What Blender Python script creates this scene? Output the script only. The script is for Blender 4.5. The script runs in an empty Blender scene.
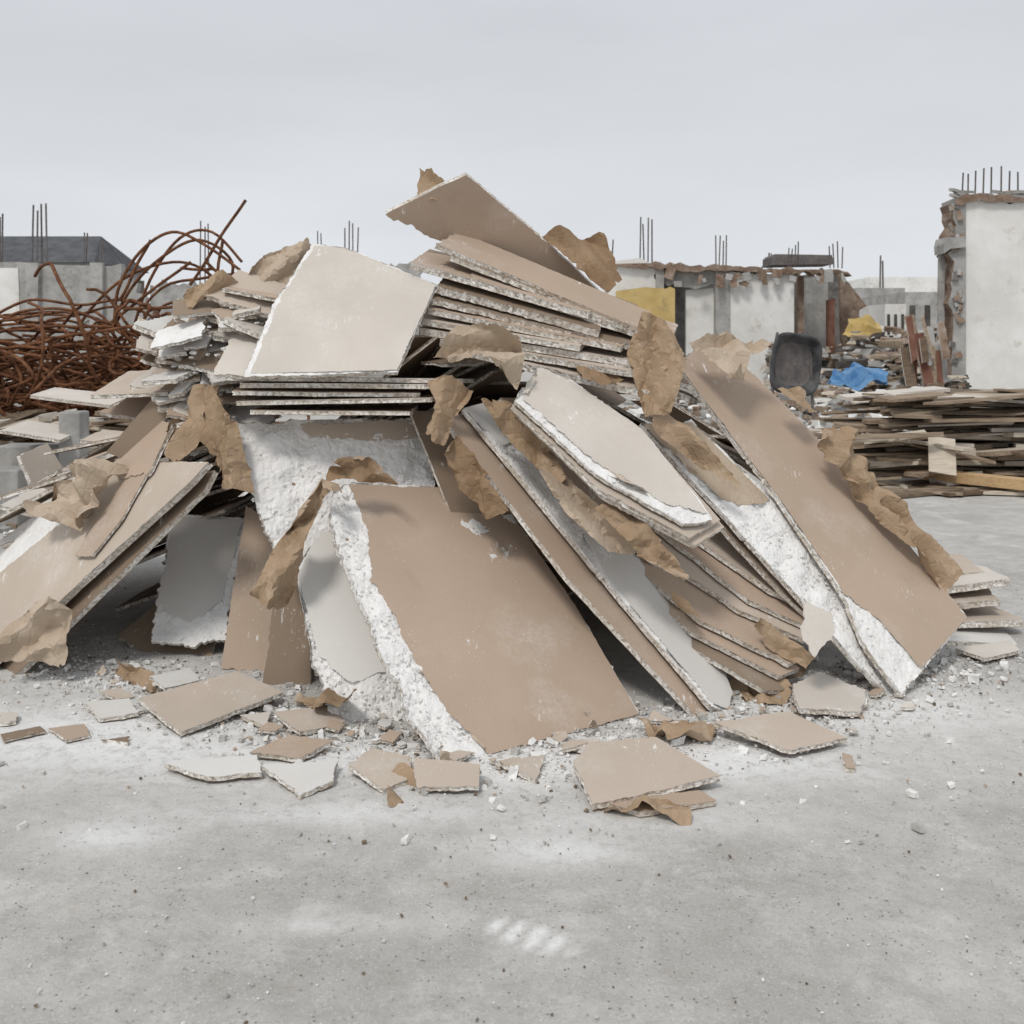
import bpy, math, random
from mathutils import Vector, Matrix, noise
from mathutils.geometry import delaunay_2d_cdt
random.seed(11)
F=1000.0; H=1.5; VH=345.0
C=Vector((0,0,H))
sc=bpy.context.scene
# ------------------------------------------------------------------ helpers
def W(u,v,d): return Vector(((u-512)*d/F, d, H-(v-VH)*d/F))
def R(a,b): return random.uniform(a,b)
def link(o,parent=None):
    sc.collection.objects.link(o)
    if parent: o.parent=parent
    return o
def empty(name):
    e=bpy.data.objects.new(name,None); e.empty_display_size=.2
    return link(e)
def mesh_obj(name,vs,fs,mats,midx=None,parent=None,smooth=None):
    me=bpy.data.meshes.new(name); me.from_pydata([tuple(v) for v in vs],[],fs)
    for m in mats: me.materials.append(m)
    if midx: me.polygons.foreach_set('material_index',midx)
    if smooth is not None:
        me.polygons.foreach_set('use_smooth',smooth if isinstance(smooth,list) else [smooth]*len(fs))
    me.update()
    return link(bpy.data.objects.new(name,me),parent)
# ------------------------------------------------------------------ materials
class NT:
    def __init__(s,name,rough=.9):
        s.m=bpy.data.materials.new(name); s.m.use_nodes=True
        s.t=s.m.node_tree; s.t.nodes.clear()
        s.out=s.n('ShaderNodeOutputMaterial'); s.b=s.n('ShaderNodeBsdfPrincipled')
        s.b.inputs['Roughness'].default_value=rough
        s.b.inputs['Specular IOR Level'].default_value=.2
        s.l(s.b.outputs[0],s.out.inputs[0])
        tc=s.n('ShaderNodeTexCoord'); oi=s.n('ShaderNodeObjectInfo')
        s.rnd=oi.outputs['Random']
        mu=s.n('ShaderNodeMath'); mu.operation='MULTIPLY'; mu.inputs[1].default_value=61.7
        s.l(s.rnd,mu.inputs[0])
        va=s.n('ShaderNodeVectorMath'); va.operation='ADD'
        s.l(tc.outputs['Object'],va.inputs[0]); s.l(mu.outputs[0],va.inputs[1])
        s.co=va.outputs[0]; s.raw=tc.outputs['Object']
    def n(s,t): return s.t.nodes.new(t)
    def l(s,a,b): s.t.links.new(a,b)
    def noise(s,scale,det=6,rough=.55,vec=None,stretch=None,rot=(0,0,0),dist=0):
        v=vec or s.co
        if stretch:
            mp=s.n('ShaderNodeMapping'); mp.inputs['Scale'].default_value=stretch; mp.inputs['Rotation'].default_value=rot
            s.l(v,mp.inputs[0]); v=mp.outputs[0]
        n=s.n('ShaderNodeTexNoise'); n.inputs['Scale'].default_value=scale; n.inputs['Detail'].default_value=det
        n.inputs['Roughness'].default_value=rough; n.inputs['Distortion'].default_value=dist; s.l(v,n.inputs['Vector']); return n.outputs['Fac']
    def vor(s,scale,feat='F1',vec=None):
        n=s.n('ShaderNodeTexVoronoi'); n.feature=feat; n.inputs['Scale'].default_value=scale; s.l(vec or s.co,n.inputs['Vector']); return n.outputs['Distance']
    def ramp(s,f,a,b,lo=0,hi=1):
        r=s.n('ShaderNodeMapRange'); r.inputs[1].default_value=a; r.inputs[2].default_value=b
        r.inputs[3].default_value=lo; r.inputs[4].default_value=hi; s.l(f,r.inputs[0]); return r.outputs[0]
    def mul(s,a,b,op='MULTIPLY'):
        m=s.n('ShaderNodeMath'); m.operation=op; s.l(a,m.inputs[0])
        if hasattr(b,'is_output'): s.l(b,m.inputs[1])
        else: m.inputs[1].default_value=b
        return m.outputs[0]
    def mix(s,f,a,b,mode='MIX'):
        m=s.n('ShaderNodeMix'); m.data_type='RGBA'; m.blend_type=mode
        for val,inp in ((f,m.inputs[0]),(a,m.inputs[6]),(b,m.inputs[7])):
            if hasattr(val,'is_output'): s.l(val,inp)
            elif isinstance(val,(int,float)): inp.default_value=val
            else: inp.default_value=(*val,1)
        return m.outputs[2]
    def fin(s,col,bump=None,strength=.3,dist=.01):
        s.l(col,s.b.inputs['Base Color'])
        if bump is not None:
            bp=s.n('ShaderNodeBump'); bp.inputs['Strength'].default_value=strength; bp.inputs['Distance'].default_value=dist
            s.l(bump,bp.inputs['Height']); s.l(bp.outputs[0],s.b.inputs['Normal'])
        return s.m
def paper_mat(name,col,dust=.5,dth=.52):
    s=NT(name,.85); dk=tuple(c*.90 for c in col); lt=tuple(min(.8,c*1.06) for c in col)
    c=s.mix(s.ramp(s.noise(1.6,3),.35,.65),dk,lt)
    c=s.mix(s.ramp(s.rnd,0,1,0,.22),c,(.54,.47,.39))
    c=s.mix(s.ramp(s.noise(230,4,.75),.36,.62,0,.4),c,tuple(x*.72 for x in col))
    d=s.mul(s.ramp(s.noise(3.0,5,.55),dth-.02,dth+.16,0,1),s.ramp(s.noise(48,10,.8),.42,.60,.10,dust*.9))
    c=s.mix(d,c,(.74,.715,.68))
    # rubbed plaster smears running one way
    sm=s.mul(s.ramp(s.noise(5,3,.5,dist=.4),.60,.66),s.ramp(s.noise(15,8,.75,stretch=(3.2,1,.6),rot=(.4,.5,.8),dist=.4),.56,.63,0,.9))
    c=s.mix(sm,c,(.84,.83,.81))
    sp=s.mul(s.ramp(s.vor(46),.03,.15,.85,0),s.ramp(s.noise(5,2),.53,.58))
    c=s.mix(sp,c,(.80,.79,.77))
    c=s.mix(s.ramp(s.vor(75),.03,.10,.4,0),c,tuple(x*.5 for x in col))
    c=s.mix(s.ramp(s.noise(4,7,.65,dist=.6),.62,.74,0,.3),c,tuple(x*y for x,y in zip(col,(.72,.67,.60))))
    return s.fin(c,s.noise(150,5,.65),.2,.003)
BEIGE=paper_mat('beige_board_paper',(.50,.385,.295),.4,.57)
GREY=paper_mat('grey_board_paper',(.58,.495,.41),.45,.55)
LIGHT=paper_mat('pale_board_paper',(.68,.63,.565),.5,.5)
WHITE=paper_mat('white_board_paper',(.78,.76,.725),.5,.5)
TAN=paper_mat('tan_back_shade_paper',(.27,.20,.142),.3,.60)  # board backs; kept dark so inner boards deepen the gap shade
def gyp():
    s=NT('gypsum_core',.95)
    c=s.mix(s.ramp(s.noise(9,8,.65),.35,.6),(.77,.76,.74),(.87,.865,.85))
    c=s.mix(s.ramp(s.noise(26,9,.75),.32,.44,.5,0),c,(.54,.515,.475))
    return s.fin(c,s.noise(60,8,.7),.5,.007)
GYP=gyp()
def edge():
    s=NT('crumbled_board_edge',.95)
    c=s.mix(s.ramp(s.noise(60,8,.75),.38,.55),(.27,.225,.17),(.84,.82,.78))
    c=s.mix(s.ramp(s.noise(7,4),.44,.62,0,.55),c,(.42,.35,.27))
    return s.fin(c,s.noise(110,5,.7),.5,.006)
EDGE=edge()
def kraft(name,a,b):
    s=NT(name,.8)
    c=s.mix(s.ramp(s.noise(4,5,.6),.35,.65),a,b)
    c=s.mix(s.ramp(s.noise(14,10,.75),.57,.70,0,.45),c,(.66,.59,.50))
    c=s.mix(s.ramp(s.noise(200,3),.35,.65,.25,0),c,tuple(x*.5 for x in a))
    g_=s.n('ShaderNodeNewGeometry')
    c=s.mix(s.mul(g_.outputs['Backfacing'],.3),c,(.56,.465,.37))
    return s.fin(c,s.mul(s.ramp(s.vor(16,'DISTANCE_TO_EDGE'),0,.12),s.noise(40,4,.6),'ADD'),.35,.005)
KRAFT=kraft('kraft_paper',(.34,.24,.15),(.47,.345,.235))
KRAFTL=kraft('pale_kraft_paper',(.46,.365,.27),(.58,.48,.375))
KRAFTD=kraft('dark_kraft_paper',(.26,.17,.10),(.37,.255,.16))
def simple(name,a,b,scale=6,rough=.85,bs=.3,third=None,bd=.005,metal=0):
    s=NT(name,rough); s.b.inputs['Metallic'].default_value=metal
    c=s.mix(s.ramp(s.noise(scale,8,.65),.38,.62),a,b)
    if third: c=s.mix(s.ramp(s.noise(scale*2.3,8,.7),.57,.68,0,.8),c,third)
    return s.fin(c,s.noise(scale*8,5,.65),bs,bd)
WALLW=simple('dirty_white_plaster',(.70,.69,.655),(.84,.835,.81),.8,.9,.3,(.52,.47,.40),.01)
CONC=simple('rough_concrete',(.30,.295,.28),(.45,.44,.42),2,.95,.5,(.21,.185,.16),.02)
CONCD=simple('dark_shade_concrete',(.10,.095,.088),(.20,.19,.175),1.5,.95,.4,(.06,.055,.05),.02)  # dark concrete, with the house interior's shade put into its colour
DARK=simple('dark_interior',(.05,.045,.04),(.11,.10,.09),2)
BRICK=simple('broken_masonry_edge',(.18,.12,.085),(.33,.255,.20),3,.95,.6,(.48,.45,.41),.02)
RUST=simple('rusty_steel',(.085,.034,.018),(.22,.10,.048),9,.85,.5,(.045,.022,.015))
STEEL=simple('dull_rebar',(.12,.11,.11),(.19,.17,.16),8)
ROOF=simple('slate_roof',(.08,.082,.09),(.13,.135,.142),2)
YEL=simple('faded_yellow_sheet',(.46,.33,.12),(.60,.45,.20),1.5,third=(.35,.27,.15))
BLUE=simple('blue_tarpaulin',(.05,.16,.34),(.16,.31,.50),4,.5)
RED=simple('rusty_red_paint',(.15,.065,.045),(.22,.12,.085),3)
BLACK=simple('scuffed_black_plastic',(.045,.045,.048),(.12,.12,.12),5,.5)
def wood(name,a,b):
    s=NT(name,.85)
    c=s.mix(s.ramp(s.noise(3,6,.6,stretch=(1,8,14)),.35,.65),a,b)
    c=s.mix(s.ramp(s.rnd,0,1,0,.3),c,(.42,.36,.28))
    return s.fin(c,s.noise(8,6,.6,stretch=(1,10,10)),.3,.004)
WOODG=wood('weathered_timber',(.18,.13,.09),(.38,.295,.215))
WOODD=wood('dark_timber',(.08,.056,.036),(.19,.135,.09))
WOODO=wood('fresh_timber',(.50,.32,.15),(.64,.44,.24))
WOODP=wood('pale_timber',(.50,.44,.36),(.68,.61,.51))
GCH=simple('grey_grit',(.42,.41,.385),(.60,.585,.56),20)
# ------------------------------------------------------------------ planar boards
def plane3(a,b,c):
    a,b,c=W(*a),W(*b),W(*c); n=(b-a).cross(c-a).normalized()
    if n.dot(a-C)>0: n=-n
    return (a,n)
def planeN(u,v,d,n):
    a=W(u,v,d); n=Vector(n).normalized()
    if n.dot(a-C)>0: n=-n
    return (a,n)
def hit(u,v,pl,off=0):
    p,n=pl; p=p+n*off; d=Vector(((u-512)/F,1,-(v-VH)/F))
    return C+d*((p-C).dot(n)/d.dot(n))
def inside(p,poly):
    x,y=p; r=False; j=len(poly)-1
    for i in range(len(poly)):
        xi,yi=poly[i]; xj,yj=poly[j]
        if (yi>y)!=(yj>y) and x<(xj-xi)*(y-yi)/(yj-yi)+xi: r=not r
        j=i
    return r
def tri_fill(poly,step,extra=()):
    xs=[p[0] for p in poly]; ys=[p[1] for p in poly]; pts=list(poly)
    nx=int((max(xs)-min(xs))/step); ny=int((max(ys)-min(ys))/step)
    for i in range(1,nx+1):
        for j in range(1,ny+1):
            q=(min(xs)+i*step+R(-.35,.35)*step,min(ys)+j*step+R(-.35,.35)*step)
            if inside(q,poly): pts.append(q)
    r=delaunay_2d_cdt([Vector(p) for p in pts],[],[list(range(len(poly)))],1,1e-6)
    return [tuple(v) for v in r[0]],[list(f) for f in r[2]]
def jagged(pts,step,clean,broken):
    out=[]; n=len(pts); sd=R(0,99)
    for i in range(n):
        a,fl=pts[i]; b,_=pts[(i+1)%n]; L=(b-a).length
        if L<1e-5: continue
        k=max(1,int(L/step)); nr=Vector((-(b-a).y,(b-a).x))/L
        amp=broken if fl else clean
        for j in range(k):
            q=a.lerp(b,j/k)
            e=noise.noise(Vector((q.x*9,q.y*9,sd)))*amp*1.5+noise.noise(Vector((q.x*38,q.y*38,sd+5)))*amp*1.1+R(-.35,.35)*amp
            if not fl and noise.noise(Vector((q.x*6,q.y*6,sd+9)))>.36: e+=R(-.2,1)*.007*(1 if clean>0 else 0)
            w=1 if j>0 or fl else .3
            out.append((q.x+nr.x*e*w,q.y+nr.y*e*w))
    return out
def to2d(p0,n,pts3,flags):
    ex=(pts3[1]-pts3[0]); ex=(ex-n*ex.dot(n)).normalized(); ey=n.cross(ex)
    p2=[(Vector(((p-p0).dot(ex),(p-p0).dot(ey))),f) for p,f in zip(pts3,flags)]
    area=sum(p2[i][0].x*p2[(i+1)%len(p2)][0].y-p2[(i+1)%len(p2)][0].x*p2[i][0].y for i in range(len(p2)))
    if area<0:
        fl=[f for _,f in p2]; ps=[p for p,_ in p2][::-1]; m=len(fl)
        p2=[(ps[i],fl[(m-2-i)%m]) for i in range(m)]
    return ex,ey,p2
def build(name,p0,n,pts3,flags,t,front,back,edgem,parent,clean=.0024,broken=.011,rough=0,warp=.004,step=.05,es=.016):
    ex,ey,p2=to2d(p0,n,pts3,flags)
    out=jagged(p2,es,clean,broken)
    V2,T=tri_fill(out,step)
    T2=[]; ec={}
    for f in T:
        a,b,c=[V2[i] for i in f]
        if (b[0]-a[0])*(c[1]-a[1])-(c[0]-a[0])*(b[1]-a[1])<0: f=f[::-1]
        T2.append(f)
        for i in range(3): ec[(f[i],f[(i+1)%3])]=1
    bd=[e for e in ec if (e[1],e[0]) not in ec]
    sd=R(0,50); wz=R(1.2,2.2)
    def P(q,h): return p0+ex*q[0]+ey*q[1]+n*h
    def wrp(q): return noise.noise(Vector((q[0]*wz,q[1]*wz,sd)))*warp
    vs=[];fs=[];mi=[];sm=[]
    nv=len(V2)
    for q in V2:
        r=0
        if rough:
            a1=noise.noise(Vector((q[0]*11,q[1]*11,sd))); a2=noise.noise(Vector((q[0]*34,q[1]*34,sd+3))); a3=noise.noise(Vector((q[0]*75,q[1]*75,sd+6)))
            st=math.floor((a1+1)*5)/5-1          # terraces: slabs of plaster spalled away
            r=-(.55+.9*st+.35*a1+.4*a2+.3*a3)*rough; r=min(0,r)+R(-.0009,.0009)
        vs.append(P(q,wrp(q)+r))
    for q in V2: vs.append(P(q,wrp(q)-t))
    for f in T2: fs.append(tuple(f)); mi.append(0); sm.append(False)
    for f in T2: fs.append(tuple(i+nv for i in f[::-1])); mi.append(2); sm.append(False)
    bv=sorted({i for e in bd for i in e}); cen=Vector((sum(V2[i][0] for i in bv)/max(1,len(bv)),sum(V2[i][1] for i in bv)/max(1,len(bv))))
    if t>.006:
        rows=[]
        for h,inn in ((-.0018,0),(-t*.35,.007),(-t*.7,.007),(-t+.0018,0)):
            idx={}
            for i in bv:
                q=Vector(V2[i]); dd=(cen-q); L=dd.length or 1
                q2=q+dd/L*(R(-.2,1)*inn if inn else 0)
                idx[i]=len(vs); vs.append(P(q2,wrp(V2[i])+h+(R(-.001,.001) if inn else 0)))
            rows.append(idx)
        seq=[({i:i for i in bv}),*rows,({i:i+nv for i in bv})]; ms=[0,1,1,1,2]
    else:
        seq=[({i:i for i in bv}),({i:i+nv for i in bv})]; ms=[0]
    for k,m in enumerate(ms):
        for a,b in bd:
            fs.append((seq[k][a],seq[k+1][a],seq[k+1][b],seq[k][b])); mi.append(m); sm.append(False)
    return mesh_obj(name,vs,fs,[front,edgem,back],mi,parent,sm)
def chunk_geo(vs,fs,p,sx_,sy_,sz,rot):
    b=len(vs)
    for k in range(8):
        q=Vector(((1 if k&1 else -1)*R(.35,1)*sx_,(1 if k&2 else -1)*R(.35,1)*sy_,(1 if k&4 else -1)*R(.4,1)*sz))
        vs.append(rot@q+p)
    for f in ((0,1,3,2),(4,6,7,5),(0,4,5,1),(2,3,7,6),(0,2,6,4),(1,5,7,3)): fs.append(tuple(b+i for i in f))
def board(name,pl,outline,parent,mat=GREY,t=.022,face=None,facemat=None,off=0,layers=1,back=TAN,jag=.011,rough=.007,lift=.003,lumps=1.0,peel=.3):
    p,n=pl; p=p+n*off
    pts=[hit(o[0],o[1],(p,n)) for o in outline]; fl=[len(o)>2 for o in outline]
    if face:
        build(name,p,n,pts,fl,t,GYP,back,EDGE,parent,rough=rough,step=.010,es=.010,broken=jag)
        faces=face if isinstance(face[0],list) else [face]
        for fc in faces:
            q=p+n*lift
            build(name+'_facing',q,n,[hit(o[0],o[1],(q,n)) for o in fc],[len(o)>2 for o in fc],.003,facemat or mat,GYP,EDGE,parent,broken=.009,es=.009,warp=.004)
            # slivers of facing paper peeling from the torn edge
            m=len(fc); cx=sum(o[0] for o in fc)/m; cy=sum(o[1] for o in fc)/m; w_=(p+n*(lift+.004),n)
            for i in range(m):
                if len(fc[i])>2 and random.random()<peel:
                    a,b=fc[i],fc[(i+1)%m]; s0=R(0,.45); s1=R(.55,1)
                    A=Vector((a[0]+(b[0]-a[0])*s0,a[1]+(b[1]-a[1])*s0)); B=Vector((a[0]+(b[0]-a[0])*s1,a[1]+(b[1]-a[1])*s1))
                    if (B-A).length<14: continue
                    o_=(A+B)/2-Vector((cx,cy)); o_=o_.normalized(); M=(A+B)/2
                    q4=[A-o_*2,M-o_*3,B-o_*2,B+o_*R(1,2),M+o_*R(2,6),A+o_*R(1,3)]
                    sheet('peeling_paper',[hit(x.x,x.y,w_) for x in q4],random.choice([KRAFTL,GREY,facemat or mat]),parent,world=True,unit=.5,grow=1,crumple=.012,folds=4)
        us=[o[0] for o in outline]; vv=[o[1] for o in outline]; vs=[];fs=[]
        fcs=[[(o[0],o[1]) for o in fc] for fc in faces]; oc=[(o[0],o[1]) for o in outline]
        area=(max(us)-min(us))*(max(vv)-min(vv)); N=int(area*.006*lumps); tries=0; c=0
        while c<N and tries<N*6:
            tries+=1; u=R(min(us),max(us)); v=R(min(vv),max(vv))
            if not inside((u,v),oc) or any(inside((u,v),f) for f in fcs):
                c+=.3; continue
            r=R(.002,.007)*(1.9 if random.random()<.08 else 1)
            chunk_geo(vs,fs,hit(u,v,(p,n))-n*R(.002,.007),r*1.4,r*R(.6,1.2),r*R(.3,.7),Matrix.Rotation(R(0,6),3,n)@n.to_track_quat('Z','Y').to_matrix()); c+=1
        if vs: mesh_obj(name+'_gypsum_lumps',vs,fs,[GYP],None,parent)
    else: build(name,p,n,pts,fl,t,mat,back,EDGE,parent,broken=jag)
    for L in range(1,layers):
        o=-L*(t*1.06+.002); sh=n.cross(Vector((0,0,1))).normalized()*R(-.03,.03)+Vector((0,0,1)).cross(n).cross(n).normalized()*R(-.02,.02)
        pts2=[x+n*o+sh for x in pts]
        build(name+'_under',pts2[0],n,pts2,fl,t*R(.8,1.1),random.choice([GREY,BEIGE,LIGHT]),back,EDGE,parent)
def slab(name,a,b,L,dz,parent,mat=None,t=.02,skew=0,back=TAN,broken=True):
    A,B=W(*a),W(*b); k=Vector((skew,L,dz)); n=(B-A).cross(k).normalized()
    if n.z<0: n=-n
    pts=[A,B,B+k*R(.85,1.1),A+k*R(.85,1.1)]
    build(name,A,n,pts,[broken and random.random()<.5 for _ in pts],t,mat or random.choice([GREY,BEIGE,LIGHT]),back,EDGE,parent,clean=.004)
def worldboard(name,cen,ax,ay,w,l,t,mat,parent,edgem=None,back=None,step=.2,es=.04,brk=.35):
    ax=ax.normalized(); n=ax.cross(ay).normalized(); ay=n.cross(ax)
    if n.z<0: n=-n
    k=random.choice([4,4,4,5,5])
    pts=[cen+ax*(-w/2)*R(.8,1)+ay*(-l/2),cen+ax*w/2+ay*(-l/2)*R(.8,1),cen+ax*w/2*R(.8,1)+ay*l/2]
    if k==5: pts.append(cen+ax*R(-.2,.2)*w+ay*l/2*R(1,1.15))
    pts.append(cen+ax*(-w/2)+ay*l/2*R(.7,1))
    return build(name,cen,n,pts,[random.random()<brk for _ in pts],t,mat,back or TAN,edgem or EDGE,parent,step=step,es=es)
def sheet(name,outline,mat,parent,crumple=.018,curl=.02,step=.019,folds=8,roll=True,grow=1.08,jag=.008,world=False,unit=1.0):
    """creased, rolled, torn sheet of paper. outline [(u,v,d)]; unit scales crease sizes"""
    P=[o.copy() for o in outline] if world else [W(*o) for o in outline]
    c=sum(P,Vector())/len(P); P=[c+(p-c)*grow for p in P]
    n=Vector((0,0,0))
    for i in range(len(P)): n+=(P[i]-c).cross(P[(i+1)%len(P)]-c)
    n.normalize()
    if n.dot(c-C)>0: n=-n
    ex=(P[1]-P[0]); ex=(ex-n*ex.dot(n)).normalized(); ey=n.cross(ex)
    p2=[(Vector(((p-c).dot(ex),(p-c).dot(ey))),True) for p in P]; hs=[(p-c).dot(n) for p in P]
    area=sum(p2[i][0].x*p2[(i+1)%len(p2)][0].y-p2[(i+1)%len(p2)][0].x*p2[i][0].y for i in range(len(p2)))
    if area<0: p2=p2[::-1]; hs=hs[::-1]
    raw=jagged(p2,.013*unit,.003*unit,jag*unit*.7)
    out=list(raw); m=len(raw); cen=Vector((0,0))
    for _ in range(max(1,m//14)):
        i=random.randrange(len(out)); q=Vector(out[i]); dd=(cen-q)
        if dd.length>.03*unit: q=q+dd.normalized()*R(.006,.022)*unit; out[i]=(q.x,q.y)
    V2,T=tri_fill(out,step*unit); sd=R(0,99)
    size=max((p.length for p,_ in p2))
    sxx=sum(p.x*p.x for p,_ in p2); syy=sum(p.y*p.y for p,_ in p2); sxy=sum(p.x*p.y for p,_ in p2)
    th=.5*math.atan2(2*sxy,sxx-syy); L=Vector((math.cos(th),math.sin(th))); S=Vector((-L.y,L.x))
    half=max(abs(p.dot(S)) for p,_ in p2)
    lines=[]; cf=crumple/.018
    for i in range(folds):
        a=th+random.gauss(0,.4) if i%3 else R(0,3.14)
        d_=Vector((-math.sin(a),math.cos(a))); o_=R(-.8,.8)*(half if i%3 else size*.8)
        lines.append((d_,o_,random.choice([-1,1])*R(.3,.9)*cf,R(.02,.065)*unit))
    rolls=[]
    if roll:
        sg=random.choice([1,-1]); a=th+random.gauss(0,.22); d_=Vector((-math.sin(a),math.cos(a)))*sg
        rolls.append((d_,half*R(.5,.8),R(.008,.018)*unit,R(1.4,3.4)))
        if random.random()<.6:
            sg=random.choice([-1,1]); a=th+R(-.4,.4); d_=Vector((math.cos(a),math.sin(a)))*sg
            rolls.append((d_,size*R(.6,.85),R(.010,.02)*unit,R(1.2,2.8)))
    H_=[];Q=[]
    for q in V2:
        q=Vector(q[:2]); num=den=0
        for (a,_),h in zip(p2,hs):
            w=1/(((q-a).length_squared)+1e-5)**1.5; num+=w*h; den+=w
        h0=num/den; h=0
        for d_,o_,s_,wd in lines:
            x=q.dot(d_)-o_; h+=s_*(wd-abs(x) if abs(x)<wd else 0)
        h+=random.gauss(0,.0018)*unit*cf
        h+=curl*unit*(noise.noise(Vector((q.x*5/unit,q.y*5/unit,sd+20))))*min(1,q.length/size)
        q3=q.copy()
        for d_,o_,r_,mx_ in rolls:
            x=q3.dot(d_)-o_
            if x>0:
                an=min(x/r_,mx_); rest=x-an*r_
                nx_=r_*math.sin(an)+rest*math.cos(an); h+=r_*(1-math.cos(an))+rest*math.sin(an)
                q3=q3+d_*(nx_-x)
        Q.append(q3); H_.append((h0,h))
    mn=min(h for _,h in H_); lift=-mn*.35
    vs=[c+ex*q.x+ey*q.y+n*(h0+h+lift) for q,(h0,h) in zip(Q,H_)]
    o=mesh_obj(name,vs,[tuple(f) for f in T],[mat],None,parent,True)
    try: o.data.set_sharp_from_angle(angle=math.radians(24))
    except Exception: pass
    return o
# ------------------------------------------------------------------ world, sun, camera
w=bpy.data.worlds.new('World'); sc.world=w; w.use_nodes=True; nt=w.node_tree; nt.nodes.clear()
def wn(t): return nt.nodes.new(t)
sky=wn('ShaderNodeTexSky'); sky.sky_type='NISHITA'; sky.sun_disc=False
sky.sun_elevation=math.radians(50); sky.sun_rotation=math.radians(205); sky.dust_density=3
hs=wn('ShaderNodeHueSaturation'); hs.inputs['Saturation'].default_value=.12; nt.links.new(sky.outputs[0],hs.inputs['Color'])
tc=wn('ShaderNodeTexCoord'); sp=wn('ShaderNodeSeparateXYZ'); nt.links.new(tc.outputs['Generated'],sp.inputs[0])
mr=wn('ShaderNodeValToRGB'); nt.links.new(sp.outputs[2],mr.inputs[0])
e=mr.color_ramp.elements; e[0].position=0; e[0].color=(.78,.80,.83,1); e[1].position=.35; e[1].color=(.64,.67,.715,1)
mp=wn('ShaderNodeMapping'); mp.inputs['Scale'].default_value=(1.2,1.2,5); nt.links.new(tc.outputs['Generated'],mp.inputs[0])
nz=wn('ShaderNodeTexNoise'); nz.inputs['Scale'].default_value=1.6; nz.inputs['Detail'].default_value=5; nt.links.new(mp.outputs[0],nz.inputs[0])
nr=wn('ShaderNodeMapRange'); nr.inputs[1].default_value=.3; nr.inputs[2].default_value=.7; nr.inputs[3].default_value=9.5; nr.inputs[4].default_value=10.8; nt.links.new(nz.outputs[0],nr.inputs[0])
vm=wn('ShaderNodeVectorMath'); vm.operation='SCALE'; nt.links.new(mr.outputs[0],vm.inputs[0]); nt.links.new(nr.outputs[0],vm.inputs['Scale'])
mx=wn('ShaderNodeMix'); mx.data_type='RGBA'; mx.inputs[0].default_value=.9
nt.links.new(hs.outputs[0],mx.inputs[6]); nt.links.new(vm.outputs[0],mx.inputs[7])
bg=wn('ShaderNodeBackground'); bg.inputs[1].default_value=.1; nt.links.new(mx.outputs[2],bg.inputs[0])
wo=wn('ShaderNodeOutputWorld'); nt.links.new(bg.outputs[0],wo.inputs[0])
sl=bpy.data.lights.new('sun','SUN'); sl.energy=1.5; sl.angle=math.radians(12); sl.color=(1,.95,.89)
so=link(bpy.data.objects.new('sun',sl)); so.rotation_euler=(math.radians(38),0,math.radians(-25))
cd=bpy.data.cameras.new('camera'); cam=link(bpy.data.objects.new('camera',cd)); cam.location=C; cam.rotation_euler=(math.radians(90),0,0)
cd.sensor_width=36; cd.lens=36*F/1024; cd.shift_y=-(512-VH)/1024; cd.clip_end=3000; cd.clip_start=.05
cd.dof.use_dof=True; cd.dof.focus_distance=4.4; cd.dof.aperture_fstop=6.3
sc.camera=cam
sc.view_settings.view_transform='Standard'; sc.view_settings.look='None'; sc.view_settings.exposure=0
# ------------------------------------------------------------------ ground
def rng(a,b,s):
    r=[];x=a
    while x<b-1e-6: r.append(x); x+=s
    return r
xs=[-900,-300,-100,-50,-30,-20,-14,-10,-8,-6,-5,-4,-3.5]+rng(-3.2,3.2,.02)+[3.2,3.5,4,5,6,8,10,14,20,30,50,100,300,900]
ys=[-30,-5,0,.8,1.4]+rng(1.8,6,.02)+[6,6.3,6.8,7.5,8.5,10,12,14,17,20,25,32,45,70,120,300,1500]
vs=[];dust=[]
patches=[(-1.23,3.05,.22,.10,.7),(.15,2.97,.25,.10,.7),(-.2,3.62,1.3,.3,.95),(.6,3.65,.5,.2,.6),(-.45,2.6,.3,.05,.4),(-1.7,3.9,.7,.35,.85),(1.4,4.2,.8,.4,.85),(-.6,3.2,.6,.08,.5),(.5,3.15,.5,.1,.4),(-1.8,4.6,.6,.3,.8)]
for y in ys:
    for x in xs:
        z=0
        if 1.8<=y<6.3 and abs(x)<3.3:
            z=noise.noise(Vector((x*1.1,y*1.1,0)))*.010+noise.noise(Vector((x*7,y*7,3)))*.004+noise.noise(Vector((x*24,y*24,6)))*.0028-.004
        vs.append((x,y,z))
        d=0
        for a,b,sx_,sy_,k in patches:
            d+=k*math.exp(-((x-a)/sx_)**2-((y-b)/sy_)**2)
        # shoe print left in plaster dust
        px=(x-.045)*math.cos(.5)-(y-2.54)*math.sin(.5); py=(x-.045)*math.sin(.5)+(y-2.54)*math.cos(.5)
        rr=(px/.125)**2+(py/.05)**2
        if rr<1.3: d+=(1.0 if rr<1 else .4)*(.55+.45*math.sin(px*110))
        dust.append(min(1,d))
nx=len(xs); fs=[(j*nx+i,j*nx+i+1,(j+1)*nx+i+1,(j+1)*nx+i) for j in range(len(ys)-1) for i in range(nx-1)]
s=NT('dusty_concrete_ground',.95)
rw=s.raw
c=s.mix(s.ramp(s.noise(1.3,8,.65,vec=rw),.38,.62),(.435,.42,.392),(.56,.548,.52))
c=s.mix(s.ramp(s.noise(7,10,.78,vec=rw),.38,.55,.5,0),c,(.36,.34,.31))
c=s.mix(s.ramp(s.noise(3.1,10,.75,vec=rw,dist=.3),.52,.64,0,.65),c,(.66,.65,.625))
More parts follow.
